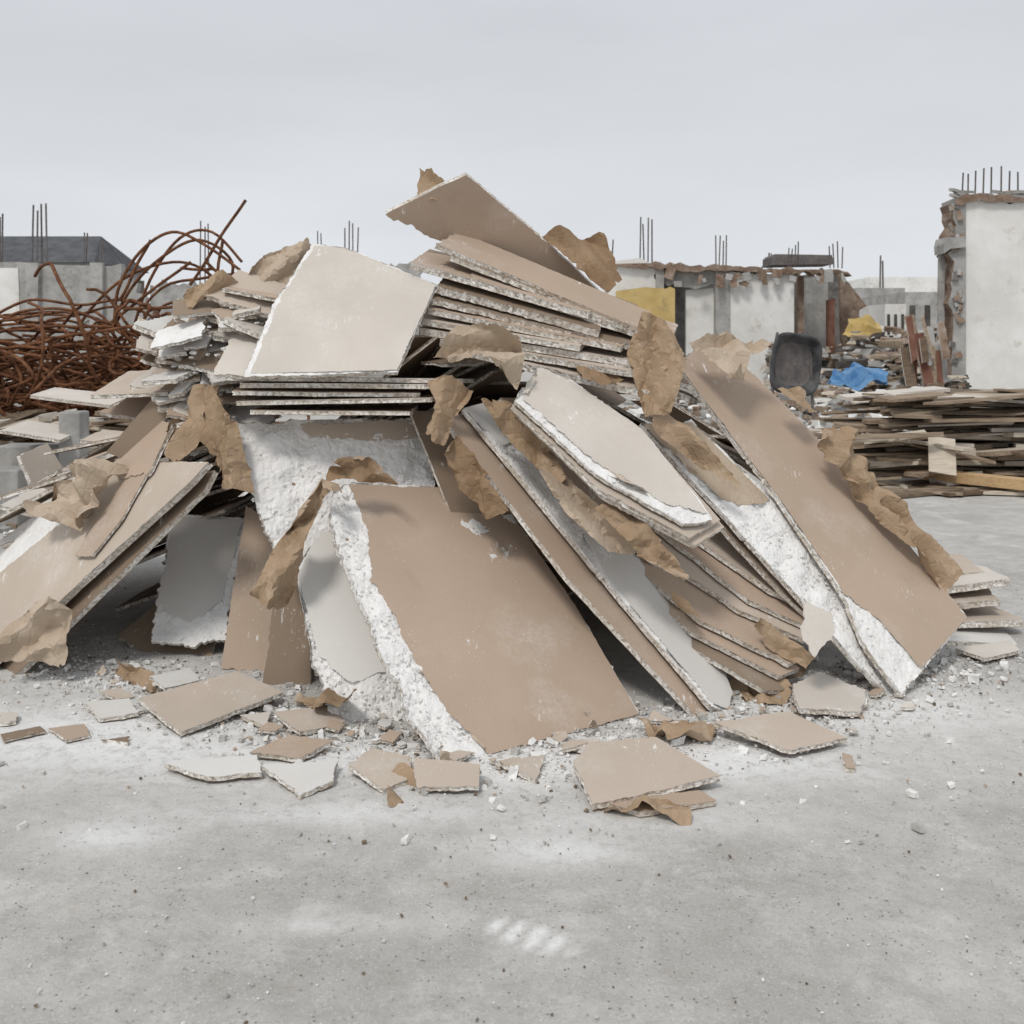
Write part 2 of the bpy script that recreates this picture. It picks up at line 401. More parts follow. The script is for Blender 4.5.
c=s.mix(s.ramp(s.noise(80,6,.8,vec=rw),.34,.46,.6,0),c,(.27,.25,.225))
c=s.mix(s.ramp(s.noise(140,4,.8,vec=rw),.56,.64,0,.6),c,(.74,.73,.71))
pit=s.mul(s.ramp(s.vor(45,vec=rw),.07,.19,.95,0),s.ramp(s.noise(8,4,.6,vec=rw),.47,.53))
c=s.mix(pit,c,(.19,.175,.155))
c=s.mix(s.ramp(s.noise(2.4,9,.8,vec=rw,dist=.4),.60,.68,0,.45),c,(.42,.34,.26))
at=s.n('ShaderNodeAttribute'); at.attribute_name='dust'
c=s.mix(s.mul(at.outputs['Fac'],s.ramp(s.noise(16,10,.8,vec=rw),.34,.52,.2,1.15)),c,(.82,.82,.805))
bm=s.mul(s.noise(32,10,.78,vec=rw),s.mul(pit,-.35),'ADD')
s.fin(c,bm,.6,.010)
g=mesh_obj('ground',vs,fs,[s.m],None,None,True)
a=g.data.attributes.new('dust','FLOAT','POINT'); a.data.foreach_set('value',dust)
# ------------------------------------------------------------------ crumbs
def chunks(name,items,mats,parent=None):
    vs=[];fs=[];mi=[]
    for (x,y,z,sx_,sy_,sz,m) in items:
        chunk_geo(vs,fs,Vector((x,y,z)),sx_,sy_,sz,Matrix.Rotation(R(0,6.3),3,'Z')@Matrix.Rotation(R(-.4,.4),3,'X')); mi+= [m]*6
    return mesh_obj(name,vs,fs,mats,mi,parent)
it=[]
for k in range(14000):
    if random.random()<.6:
        x=-2.3+4.8*R(0,1); y=3.74+.4*abs(x)**1.3+random.gauss(0,.22)-.03; m=1.15
    else: x=R(-3,3.2); y=1.9+4.6*R(0,1)**1.3; m=.7
    y=max(1.9,y); r=min(.03,.0019*math.exp(abs(random.gauss(0,.85))))*m
    if abs(y-3.9)>.9: r=min(r,.0055)
    far=abs(y-3.9)>.7
    it.append((x,y,r*.3,r,r*R(.5,1),r*R(.35,.8),random.choice(([1,1,1,1,0,3,4] if far else [0,0,0,1,1,1,1,2,3]) if r<.010 else [0,0,0,1])))
chunks('plaster_crumbs',it,[GYP,GCH,BEIGE,WOODD,CONC])
# ------------------------------------------------------------------ the pile
pile=empty('drywall_debris_pile')
sil=[(-200,560),(0,470),(120,380),(200,320),(300,275),(450,262),(600,315),(700,375),(850,500),(960,615),(1100,700)]
def vs_(u):
    for (a,b),(c_,d_) in zip(sil,sil[1:]):
        if a<=u<=c_: return b+(d_-b)*(u-a)/(c_-a)
    return 800
n=0;tries=0
while n<130 and tries<7000:
    tries+=1
    x=R(-2.6,2.3); y=R(5.0,6.6); zc=R(.05,1.75)
    cc=Vector((x,y,zc)); out=Vector((x+.1,(y-5.5)*1.0,0))
    if out.length<.1: continue
    out.normalize(); side=Vector((-out.y,out.x,0)); sl_=R(.2,.7)
    dn=(out*math.cos(sl_)-Vector((0,0,1))*math.sin(sl_)); l=R(.5,1.0); wd=R(.4,.7)
    ok=True
    for a_ in (-1,1):
        for b_ in (-1,1):
            q=cc+dn*l/2*a_*1.1+side*wd/2*b_
            if q.y<5.0 or q.z<.02: ok=False;break
            u=512+F*q.x/q.y; v=VH-F*(q.z-H)/q.y
            if v<vs_(u)+6 or (q.y>5.8 and q.z>2.3-(q.y-5.5)*1.3): ok=False;break
    if not ok: continue
    worldboard('inner_board',cc,side,dn,wd,l,.02,random.choice([TAN,BEIGE,TAN,TAN,TAN]),pile); n+=1  # fillers mostly dark tan: shade in the gaps put into their colour

pT1=plane3((386,214,4.9),(466,175,4.85),(612,303,5.3))
board('top_board',pT1,[(386,214),(425,194),(466,175),(540,236),(613,304),(560,285),(500,262),(430,238,'b')],pile,mat=BEIGE,t=.04,back=GREY)
pT2=plane3((243,376,4.40),(396,372,4.40),(315,243,4.95))
board('pale_slab',pT2,[(243,376,'b'),(256,345,'b'),(272,306,'b'),(313,243),(345,247),(437,284),(397,372,'b')],pile,t=.022,rough=.008,jag=.006,
      face=[(250,373),(262,345,'b'),(276,308,'b'),(314,245),(345,248),(436,285),(397,370)],facemat=LIGHT)
slab('left_slab',(213,374,4.44),(300,378,4.44),.45,.28,pile,LIGHT)
for i,(u0,v0,u1,v1,m) in enumerate([(225,376,452,379,LIGHT),(240,383,450,384,LIGHT),(232,391,420,393,BEIGE),(236,401,432,398,GREY),(250,410,412,411,BEIGE)]):
    slab('stacked_board',(u0,v0,4.45+R(0,.04)),(u1,v1,4.45+R(0,.04)),R(.5,.7),R(-.02,.05),pile,m,t=R(.018,.026),skew=R(-.1,.1))
for i,(u0,v0,u1,v1) in enumerate([(436,243,638,328),(452,256,628,326),(411,262,590,312),(470,275,668,342),(437,286,600,330),(430,298,660,352),(428,308,620,346),(415,318,580,346),(420,328,668,366),(440,340,640,372),(520,335,690,385),(470,350,650,392)]):
    slab('layered_sheet',(u0,v0,4.78-i*.012),(u1,v1,4.66-i*.012),R(.25,.4),R(.05,.11),pile,random.choice([GREY,BEIGE,BEIGE,TAN]),t=R(.024,.038),skew=R(-.05,.12))
for (u0,v0,u1,v1,m) in [(133,323,205,352,WHITE),(150,345,215,372,GREY),(175,318,255,345,WHITE),(205,296,300,322,GREY),(222,288,320,306,BEIGE),(196,332,262,340,LIGHT),(150,372,235,392,GREY),(180,362,255,374,BEIGE),(130,385,200,402,LIGHT),(215,350,262,356,GREY),(176,398,250,408,LIGHT),(90,395,170,392,GREY),(100,412,180,425,BEIGE),(180,425,245,415,GREY),(160,332,230,328,TAN),(190,312,262,330,GREY),(140,358,200,380,TAN)]:
    d=R(4.75,4.95); slab('jumbled_board',(u0,v0,d),(u1,v1,d+R(-.1,.1)),R(.2,.45),R(.03,.16),pile,m,t=R(.018,.03),skew=R(-.2,.2))
for k in range(46):
    u=R(160,262); v=R(305,425)
    if v<325 and u<195: continue
    worldboard('broken_board_piece',W(u,v,R(4.7,4.9)),Vector((1,R(-.5,.5),R(-.5,.3))),Vector((R(-.4,.4),1,R(.1,.7))),R(.08,.26),R(.08,.22),R(.014,.028),random.choice([LIGHT,GYP,WHITE,BEIGE,TAN]),pile,step=.03,es=.014,brk=.7,edgem=EDGE)
vs=[];fs=[]
for k in range(90):
    u=R(160,262); v=R(315,420); d=R(4.66,4.85); r=R(.004,.016); chunk_geo(vs,fs,W(u,v,d),r*1.3,r,r*.6,Matrix.Rotation(R(0,6),3,'Z')@Matrix.Rotation(R(-.5,.5),3,'X'))
mesh_obj('gypsum_rubble',vs,fs,[GYP],None,pile)
board('dark_plank',plane3((110,450,4.85),(200,347,4.75),(150,440,4.8)),[(106,452),(194,350),(206,350),(160,430),(128,462)],pile,mat=TAN,t=.03)
pC5=plane3((240,425,4.62),(420,425,4.85),(300,600,4.36))
board('white_board',pC5,[(234,422,'b'),(300,420),(425,418,'b'),(440,500,'b'),(360,560,'b'),(285,575,'b'),(252,500,'b')],pile,mat=LIGHT,t=.03,face=[[(300,424,'b'),(424,420,'b'),(425,438,'b'),(360,440,'b'),(310,436,'b')]],facemat=GREY,rough=.018)
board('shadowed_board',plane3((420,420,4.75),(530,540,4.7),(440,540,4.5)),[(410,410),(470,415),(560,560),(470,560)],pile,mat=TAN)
pLB=plane3((205,465,4.42),(0,655,4.6),(0,535,5.25))
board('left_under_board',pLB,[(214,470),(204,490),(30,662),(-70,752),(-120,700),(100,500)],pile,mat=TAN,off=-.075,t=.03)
board('left_board',pLB,[(208,462),(186,486),(0,656),(-90,738),(-120,640),(0,540,'b'),(72,487,'b'),(112,462),(150,462)],pile,mat=BEIGE,t=.034,
      face=[(208,462),(186,486),(0,655),(-88,733),(-100,650),(0,572,'b'),(60,524,'b'),(100,486,'b'),(122,462),(150,462)],facemat=GREY,jag=.009)
board('left_upper_board',pLB,[(110,466),(158,420),(172,424),(150,470,'b'),(120,480,'b')],pile,mat=BEIGE,off=.035)
board('left_loose_board',pLB,[(74,556),(110,500),(128,470),(146,474),(120,520),(92,556)],pile,mat=BEIGE,off=.03,t=.014)
board('standing_board',plane3((152,643,4.80),(225,640,4.80),(168,515,5.25)),[(172,514),(244,518,'b'),(226,640,'b'),(190,645,'b'),(151,641,'b')],pile,t=.025,jag=.014,rough=.010,peel=0,face=[(174,516),(242,520,'b'),(222,600,'b'),(190,622,'b'),(157,612,'b')],facemat=WHITE)
board('standing_brown_board',plane3((222,668,4.62),(265,672,4.6),(255,510,4.95)),[(246,505),(290,535),(268,672,'b'),(221,668)],pile,mat=BEIGE,t=.022)
board('back_brown_board',plane3((262,692,4.42),(305,690,4.42),(290,560,4.65)),[(275,585),(305,575),(312,692),(262,690)],pile,mat=TAN,t=.022)
board('low_board',plane3((110,640,5.0),(200,664,4.8),(160,600,5.2)),[(118,636),(160,600),(215,630),(212,662,'b'),(150,655,'b')],pile,mat=TAN,t=.025)
pC4=plane3((335,728,3.95),(408,722,4.0),(310,560,4.42))
board('broken_white_board',pC4,[(296,572),(328,508,'b'),(350,560),(408,700,'b'),(410,724,'b'),(334,730,'b'),(312,655)],pile,t=.04,jag=.014,rough=.022,lumps=2,peel=0,
      face=[(298,574),(328,512,'b'),(350,570),(396,668,'b'),(352,684,'b'),(318,655)],facemat=WHITE)
board('broken_white_board_lower',pC4,[(318,640),(400,680,'b'),(412,728,'b'),(340,738,'b')],pile,mat=GREY,off=-.055,t=.028)
pA=plane3((487,755,3.66),(640,714,4.06),(350,485,4.5))
board('front_board',pA,[(334,488,'b'),(352,482),(430,486),(494,488),(575,605),(640,714),(487,757,'b'),(440,758,'b'),(415,725,'b'),(368,620,'b'),(330,525,'b')],pile,t=.028,rough=.022,jag=.013,lumps=2,
      face=[(349,484),(430,487),(494,489),(575,605),(639,714),(489,754,'b'),(452,715,'b'),(418,665,'b'),(392,612,'b'),(372,580,'b'),(368,530,'b')],facemat=BEIGE)
pM=plane3((708,722,3.98),(735,700,4.2),(455,415,4.5))
board('long_board_lower',pM,[(445,420),(474,408),(600,555),(722,712),(703,724),(570,580)],pile,mat=BEIGE,off=-.045,t=.026,back=TAN)
board('long_board',pM,[(464,408),(486,402),(505,410),(590,505,'b'),(650,570),(716,650),(733,692),(729,711),(712,706),(585,555)],pile,t=.028,jag=.007,rough=.014,
      face=[[(585,535,'b'),(605,525,'b'),(650,572),(716,652),(733,692),(728,709),(712,702),(610,580,'b')],[(464,408),(486,402),(520,440,'b'),(500,445,'b')]],facemat=WHITE)
board('long_board_upper',pM,[(500,398),(540,398),(640,500),(700,580),(690,590),(600,520)],pile,mat=BEIGE,off=.035,t=.022)
pM3=plane3((516,398,4.32),(685,522,4.08),(640,425,4.48))
board('tilted_board_under',pM3,[(512,405),(560,380),(640,430),(720,520),(690,538),(600,490)],pile,mat=GREY,off=-.035,t=.024,layers=2)
board('tilted_board',pM3,[(539,365,'b'),(575,382),(642,428),(700,500,'b'),(713,520,'b'),(684,523,'b'),(600,476,'b'),(515,400,'b')],pile,t=.022,jag=.006,rough=.012,
      face=[(540,367),(575,383),(642,429),(698,500,'b'),(706,513,'b'),(668,504,'b'),(600,466,'b'),(523,398,'b')],facemat=LIGHT)
nM4=(.3,-.45,.8)
pM4=planeN(700,560,4.52,nM4)
for i,(ol,m) in enumerate([([(625,425),(700,500),(805,590),(806,606),(770,590),(640,500)],GREY),([(605,450),(690,520),(806,606),(808,626),(750,600),(620,500)],BEIGE),
    ([(590,470),(680,530),(800,618),(806,640),(740,610),(600,515)],GREY),([(590,490),(660,540),(770,625),(805,655),(790,664),(700,620),(600,540)],BEIGE),
    ([(585,505),(640,545),(750,640),(800,668),(780,676),(690,630),(600,560)],BEIGE),([(600,545),(640,560),(735,650),(790,690),(765,690),(680,640),(610,590)],TAN)]):
    board('fanned_board',pM4,ol,pile,mat=m,off=-.036*i,t=.026)
board('brown_wedge_board',planeN(770,670,4.5,(.3,-.6,.6)),[(700,612),(760,625),(808,668),(798,684),(748,672)],pile,mat=TAN,t=.02)
pR=plane3((900,698,4.22),(968,618,4.72),(678,362,4.95))
board('right_under_board',pR,[(641,424,'b'),(692,420),(780,505),(850,590),(923,672,'b'),(898,703,'b'),(862,668),(800,598),(720,510)],pile,off=-.05,t=.03,jag=.012,rough=.018,lumps=2,
      face=[[(643,424),(692,422),(770,500,'b'),(745,506,'b'),(722,500,'b')]],facemat=KRAFTL)
board('right_board',pR,[(676,363),(700,346),(742,362),(804,424),(862,487),(968,617),(903,694,'b'),(868,650,'b'),(842,592),(780,500)],pile,mat=BEIGE,t=.028,jag=.006,
      face=[(677,363),(700,347),(742,363),(804,425),(862,488),(967,617),(921,668),(880,620,'b'),(843,590),(781,500)],facemat=BEIGE,rough=.014)
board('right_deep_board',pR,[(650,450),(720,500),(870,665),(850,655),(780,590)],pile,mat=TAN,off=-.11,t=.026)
board('hanging_chip',planeN(818,625,4.1,(.1,-.9,.3)),[(804,598,'b'),(832,612,'b'),(834,632,'b'),(816,658,'b'),(803,640,'b')],pile,mat=LIGHT,t=.012)
for (u0,v0,u1,v1,d) in [(925,590,1012,578,5.25),(930,606,1000,600,5.2),(948,622,1024,620,5.15),(940,640,1018,645,5.0),(935,652,985,655,4.9),(900,575,985,572,5.4)]:
    slab('stacked_slab',(u0,v0,d),(u1,v1,d),R(.3,.5),R(-.02,.04),pile,random.choice([LIGHT,WHITE,GREY]),t=R(.022,.04),skew=R(-.1,.1))
for (u0,v0,u1,v1,d) in [(640,348,712,374,5.0),(700,372,780,420,5.1),(560,345,700,400,4.95),(60,470,140,440,5.2)]:
    slab('shoulder_board',(u0,v0,d),(u1,v1,d),.3,.02,pile,BEIGE,t=.03)
# ------------------------------------------------------------------ torn paper
def sh(pts,mat=KRAFT,**k):
    k['crumple']=k.get('crumple',.02)*.8; sheet('torn_paper',pts,mat,pile,**k)
sh([(255,590,4.22),(270,560,4.22),(298,500,4.27),(335,462,4.33),(352,470,4.33),(325,500,4.32),(310,530,4.27),(292,600,4.17),(275,608,4.17)],KRAFT,crumple=.03,grow=1.04)
sh([(328,478,4.30),(340,452,4.30),(362,450,4.33),(394,480,4.36),(372,482,4.36),(352,476,4.33)],KRAFTD,crumple=.024)
sh([(198,400,4.7),(215,386,4.65),(228,400,4.6),(244,430,4.55),(256,490,4.5),(222,486,4.5),(203,440,4.6)],KRAFT,crumple=.028,grow=1.06)
sh([(168,430,4.75),(200,392,4.7),(214,388,4.7),(200,440,4.6),(176,462,4.6)],KRAFT,grow=1.08)
sh([(233,285,5.0),(262,262,5.0),(300,244,5.05),(314,250,5.0),(290,280,4.95),(262,294,4.95)],KRAFTL,crumple=.026)
sh([(172,318,4.85),(188,290,4.85),(225,276,4.9),(240,286,4.9),(205,302,4.85),(185,320,4.85)],KRAFT,crumple=.024)
sh([(544,240,5.12),(556,233,5.12),(602,238,5.15),(620,276,5.05),(606,290,5.0),(572,266,5.05)],KRAFTD,crumple=.022,roll=False)
sh([(418,200,4.93),(420,168,4.98),(432,170,4.98),(446,184,4.93),(436,200,4.9)],KRAFT,crumple=.014,roll=False)
sh([(434,352,4.44),(458,332,4.46),(500,326,4.46),(522,338,4.46),(520,395,4.37),(505,378,4.37),(478,360,4.37),(450,364,4.40)],KRAFTL,crumple=.04,grow=1.04)
sh([(430,385,4.44),(452,378,4.44),(474,395,4.42),(456,410,4.4),(442,446,4.37),(428,432,4.38),(438,405,4.42)],KRAFT,crumple=.03,grow=1.1)
sh([(446,440,4.46),(460,438,4.44),(484,470,4.38),(508,507,4.34),(488,514,4.38),(463,485,4.44)],KRAFTD,crumple=.018,grow=1.1)
sh([(484,403,4.44),(512,406,4.44),(545,440,4.36),(566,478,4.30),(552,486,4.30),(528,462,4.34),(500,428,4.40)],KRAFT,crumple=.028,grow=1.06)
sh([(540,470,4.31),(562,472,4.29),(590,500,4.23),(634,550,4.15),(608,552,4.15),(575,528,4.21)],KRAFTL,crumple=.026,grow=1.06)
sh([(594,510,4.18),(618,503,4.2),(660,540,4.14),(680,570,4.12),(675,596,4.10),(638,562,4.12),(616,530,4.16)],KRAFT,crumple=.026,grow=1.06)
sh([(628,356,4.6),(642,318,4.6),(662,325,4.6),(684,362,4.58),(676,385,4.54),(668,412,4.5),(648,420,4.48),(634,380,4.55)],KRAFT,crumple=.03,grow=1.06)
sh([(655,405,4.52),(690,430,4.47),(738,482,4.42),(700,467,4.44),(655,432,4.48)],KRAFT,roll=False)
sh([(690,346,4.87),(725,334,4.92),(770,346,4.92),(748,358,4.82),(744,396,4.74),(725,375,4.77)],KRAFTL,crumple=.034,grow=1.04)
sh([(808,430,4.84),(842,430,4.92),(862,462,4.92),(868,482,4.88),(850,490,4.81),(826,458,4.81)],KRAFT,crumple=.03,grow=1.06)
sh([(846,474,4.82),(870,474,4.9),(908,515,4.85),(955,570,4.82),(946,592,4.74),(905,545,4.74),(872,512,4.78)],KRAFT,crumple=.028,grow=1.04,roll=False)
sh([(776,392,4.9),(800,388,4.95),(812,412,4.92),(795,408,4.85)],KRAFT,crumple=.014)
sh([(6,634,4.47),(40,602,4.47),(74,590,4.47),(66,666,4.42),(32,660,4.44),(10,657,4.47)],KRAFTL,crumple=.026,grow=1.04)
sh([(38,520,4.87),(60,496,4.92),(95,468,4.82),(124,468,4.72),(100,502,4.62),(80,526,4.64)],KRAFTL,crumple=.036,grow=1.04)
sh([(728,668,4.42),(760,662,4.42),(790,690,4.26),(782,708,4.18),(748,700,4.2),(733,686,4.3)],KRAFT,crumple=.03,grow=1.1,roll=False)
sh([(630,728,3.88),(680,724,3.92),(716,728,3.88),(708,752,3.70),(670,748,3.72),(650,738,3.78)],KRAFT,crumple=.03,grow=1.04)
sh([(750,618,4.32),(765,622,4.32),(812,655,4.3),(806,668,4.26),(770,650,4.3)],KRAFT,crumple=.016)
sh([(598,808,3.24),(640,802,3.28),(688,812,3.2),(690,832,3.12),(650,820,3.16),(615,816,3.18)],KRAFT,crumple=.018,curl=.012,grow=1.06)
sh([(388,778,3.44),(402,768,3.46),(434,793,3.37),(428,808,3.29),(390,812,3.26)],KRAFT,crumple=.016,curl=.012,grow=1.1,roll=False)
sh([(118,678,4.5),(132,664,4.55),(160,684,4.4),(174,688,4.36),(150,694,4.3)],KRAFT,crumple=.016,curl=.02,grow=1.1)
sh([(300,700,4.13),(335,695,4.1),(364,700,3.9),(330,724,3.94)],KRAFT,crumple=.018)
sh([(578,372,4.62),(600,362,4.62),(622,378,4.57),(606,392,4.52),(585,390,4.52)],KRAFTD,crumple=.02)
sh([(672,590,4.3),(690,600,4.3),(700,618,4.25),(684,612,4.25)],KRAFT,crumple=.014)
for k in range(34):
    x=R(-1.9,1.9); y=3.62+abs(x)**1.4*.36+random.gauss(.08,.16); r=R(.012,.038); kk=5; a0=R(0,6); p=Vector((x,y,r*.3))
    pts=[p+Vector((math.cos(a0+i*6.283/kk)*r*R(.5,1.3),math.sin(a0+i*6.283/kk)*r*R(.5,1.3),R(-.004,.012))) for i in range(kk)]
    sheet('paper_scrap',pts,random.choice([KRAFT,KRAFTL,KRAFTL,GREY]),pile,world=True,unit=.45)
# ------------------------------------------------------------------ loose fragments on the ground
def frag(ol,z=.02,mat=LIGHT,tilt=(0,0),t=.018,jag=.006):
    cu=sum(o[0] for o in ol)/len(ol); cv=sum(o[1] for o in ol)/len(ol)
    d=F*(H-z)/(cv-VH); p=W(cu,cv,d); n=Vector((tilt[0],tilt[1],1)).normalized()
    build('drywall_fragment',p,n,[hit(o[0],o[1],(p,n)) for o in ol],[len(o)>2 for o in ol],t,mat,TAN,EDGE,None,broken=jag,warp=.001,es=.010)
frag([(138,698),(236,671),(284,692),(181,732)],.055,GREY,(.03,-.12),.02)
frag([(165,762,'b'),(258,754,'b'),(262,772,'b'),(210,776,'b')],.03,WHITE,(0,-.05),.018)
frag([(262,765,'b'),(338,760,'b'),(332,780,'b'),(300,795,'b')],.028,WHITE,(0,-.1))
frag([(250,752,'b'),(290,735,'b'),(335,740,'b'),(300,758,'b')],.03,BEIGE,(0,-.1))
frag([(274,712,'b'),(330,705,'b'),(345,722,'b'),(300,732,'b')],.03,GREY,(.1,-.1))
frag([(350,765,'b'),(372,748,'b'),(412,757,'b'),(408,780,'b'),(384,790,'b')],.03,GREY,(.1,-.1))
frag([(412,757),(480,764),(479,786),(418,788,'b')],.045,GREY,(0,-.28))
frag([(497,760,'b'),(544,755,'b'),(536,780,'b')],.02,GREY,(.1,-.05))
frag([(573,762,'b'),(590,742,'b'),(656,737),(720,775,'b'),(660,790,'b'),(592,804,'b')],.05,GREY,(-.02,-.1),.022)
frag([(598,800),(700,790),(716,800),(640,812)],.02,BEIGE)
frag([(714,722,'b'),(788,711),(848,738,'b'),(790,750,'b')],.045,GREY,(.05,-.1))
frag([(792,684,'b'),(820,672,'b'),(866,690,'b'),(862,712,'b'),(800,708,'b')],.05,LIGHT,(.1,-.12),.024)
frag([(84,702,'b'),(130,698,'b'),(138,712,'b'),(100,718,'b')],.03,WHITE,(0,-.1))
frag([(150,676,'b'),(190,668,'b'),(200,680,'b'),(165,688,'b')],.06,WHITE)
frag([(48,728),(84,724),(90,735),(66,740)],.012,BEIGE,(0,0),.012)
frag([(0,734),(40,726),(46,731),(4,741)],.012,TAN,(0,0),.008)
frag([(560,742,'b'),(600,738,'b'),(590,752,'b')],.02,LIGHT)
frag([(240,715,'b'),(270,712,'b'),(268,728,'b')],.025,LIGHT)
frag([(0,712,'b'),(18,712,'b'),(16,720,'b'),(0,722,'b')],.02,LIGHT)
frag([(100,740,'b'),(130,736,'b'),(128,742,'b')],.01,TAN)
frag([(955,648),(1010,640),(1020,650),(985,658)],.03,LIGHT)
frag([(842,752,'b'),(852,755,'b'),(856,768,'b'),(846,768,'b')],.012,BEIGE)
for k in range(120):
    x=R(-1.9,1.9); y=3.6+abs(x)**1.4*.35+random.gauss(.1,.13); r=.014*math.exp(abs(random.gauss(0,.6))); r=min(r,.055); z=.012
    m=random.choice([GREY,LIGHT,BEIGE,TAN,WHITE,GYP,GYP])
    n_=Vector((R(-.35,.35),R(-.4,.1),1)).normalized(); p=Vector((x,y,z+r*.25)); kk=random.choice([3,4,5,6]); a0=R(0,6)
    pts=[p+Vector((math.cos(a0+i*6.283/kk)*r*R(.5,1.5),math.sin(a0+i*6.283/kk)*r*R(.5,1.3),0)) for i in range(kk)]
    pts=[q-n_*(q-p).dot(n_) for q in pts]
    build('small_drywall_fragment',p,n_,pts,[True]*kk,.014,m,TAN,EDGE,pile,broken=.005,es=.008,warp=0)
# ------------------------------------------------------------------ rusty rebar tangle
cu=bpy.data.curves.new('rusty_rebar_tangle','CURVE'); cu.dimensions='3D'; cu.bevel_depth=.019; cu.bevel_resolution=1
def spl(pts,cur=cu):
    s_=cur.splines.new('POLY'); s_.points.add(len(pts)-1)
    for i,p in enumerate(pts): s_.points[i].co=(*p,1)
def topz(x):
    t=(x+6.4)/3.0
    return 1.75+.8*max(0,min(1,t))
for k in range(190):
    x=R(-6.9,-3.5); y=R(11,13.4); zt=topz(x); z=R(.3,zt-.5)
    r=R(.3,1.0); a0=R(0,6.3); arc=R(1.2,5); nn=Vector((R(-.8,.8),R(-1,-.3),R(-.6,.9))).normalized()
    ex=nn.cross(Vector((0,0,1))).normalized(); ey=nn.cross(ex); pts=[]; dr=R(-.15,.25); sq=R(.35,.9)
    for i in range(26):
        a=a0+arc*i/25; rr=r*(1+dr*i/25*2)
        p=Vector((x,y,z))+ex*math.cos(a)*rr*1.3+ey*math.sin(a)*rr*sq+nn*.02*i
        p+=Vector((noise.noise(Vector((i*.15,k,0))),noise.noise(Vector((i*.15,k,5))),noise.noise(Vector((i*.15,k,9)))))*.22
        p.z=max(.03,min(p.z,zt+.1+noise.noise(Vector((p.x,k,1)))*.3)); pts.append(p)
    spl(pts)
for k in range(80):
    a=Vector((R(-7.2,-4.6),R(11,13),R(.2,1.7))); d_=Vector((R(.6,2.6),R(-.6,.6),R(-.9,.7)))
    spl([a+d_*i/10+Vector((0,0,math.sin(i/10*3.1)*R(0,.05))) for i in range(11) if .03<(a+d_*i/10).z<topz((a+d_*i/10).x)+.2] or [a,a+Vector((.5,0,0))])
for a,b in [((190,285),(245,200)),((215,300),(222,240)),((235,285),(205,262)),((120,300),(150,240)),((100,330),(190,262))]:
    A=W(a[0],a[1],12);B=W(b[0],b[1],12); spl([A.lerp(B,i/8)+Vector((math.sin(i)*.01,0,0)) for i in range(9)])
def arcpx(pts,d):
    out=[]
    P=[W(u,v,d) for u,v in pts]
    for i in range(len(P)-1):
        p0=P[max(0,i-1)];p1=P[i];p2=P[i+1];p3=P[min(len(P)-1,i+2)]
        for j in range(6):
            t=j/6; out.append(.5*((2*p1)+(p2-p0)*t+(2*p0-5*p1+4*p2-p3)*t*t+(3*p1-p0-3*p2+p3)*t**3))
    out.append(P[-1]); spl(out)
arcpx([(115,330),(118,290),(140,252),(172,232),(205,245),(240,270)],11.8)
arcpx([(100,350),(130,290),(165,255),(200,240),(232,262),(225,300)],12.1)
arcpx([(60,360),(90,310),(130,275),(180,262),(215,280),(225,320)],12.3)
arcpx([(130,340),(150,280),(180,238),(212,232),(242,262)],12.6)
arcpx([(-10,330),(20,312),(70,310),(110,330),(130,370)],11.9)
arcpx([(-10,318),(30,300),(80,305),(120,300),(160,310)],12.2)
cu.materials.append(RUST); link(bpy.data.objects.new('rusty_rebar_tangle',cu))
# ------------------------------------------------------------------ generic prisms
def prism_px(name,ol,d,t,mat,parent,jag=0,side=None):
    pts=[]
    for o in ol: pts.append((Vector((W(o[0],o[1],d).x,W(o[0],o[1],d).z)),len(o)>2))
    ar=sum(pts[i][0].x*pts[(i+1)%len(pts)][0].y-pts[(i+1)%len(pts)][0].x*pts[i][0].y for i in range(len(pts)))
    if ar<0:
        fl=[f for _,f in pts]; ps=[p for p,_ in pts][::-1]; m=len(fl); pts=[(ps[i],fl[(m-2-i)%m]) for i in range(m)]
    q=jagged(pts,.14,0,jag) if jag else [tuple(p) for p,_ in pts]
    V2,T=tri_fill(q,50); ec={}; T2=[]
    for f in T:
        a,b,c=[V2[i] for i in f]
        if (b[0]-a[0])*(c[1]-a[1])-(c[0]-a[0])*(b[1]-a[1])<0: f=f[::-1]
        T2.append(f)
        for i in range(3): ec[(f[i],f[(i+1)%3])]=1
    bd=[e for e in ec if (e[1],e[0]) not in ec]; nv=len(V2)
    vs=[(x,d,z) for x,z in V2]+[(x,d+t,z) for x,z in V2]
    fs=[tuple(f) for f in T2]+[tuple(i+nv for i in f[::-1]) for f in T2]; mi=[0]*len(T2)*2
    for a,b in bd: fs.append((a,a+nv,b+nv,b)); mi.append(1)
    return mesh_obj(name,vs,fs,[mat,side or mat],mi,parent)
def bars(parent,us,v0,v1,d,r=.012,mat=STEEL,name='starter_bars'):
    c_=bpy.data.curves.new(name,'CURVE'); c_.dimensions='3D'; c_.bevel_depth=r
    for u in us:
        a=W(u,v0,d+R(0,.5)); b=W(u+R(-1.5,1.5),v1+R(-4,6),d+R(0,.5)); spl([a,a.lerp(b,.5),b],c_)
    c_.materials.append(mat); return link(bpy.data.objects.new(name,c_),parent)
gh=empty('gabled_house')
def box(name,x0,x1,y0,y1,z0,z1,mat,parent):
    vs=[(x,y,z) for z in (z0,z1) for y in (y0,y1) for x in (x0,x1)]
    return mesh_obj(name,vs,[(0,2,3,1),(4,5,7,6),(0,1,5,4),(2,6,7,3),(0,4,6,2),(1,3,7,5)],[mat],None,parent)
d=45; x0=(-20-512)*.045;x1=(98-512)*.045; zt=H+(345-263)*.045; zr=H+(345-229)*.045
box('walls',x0-2,x1-.3,d,d+6,0,zt,CONC,gh)
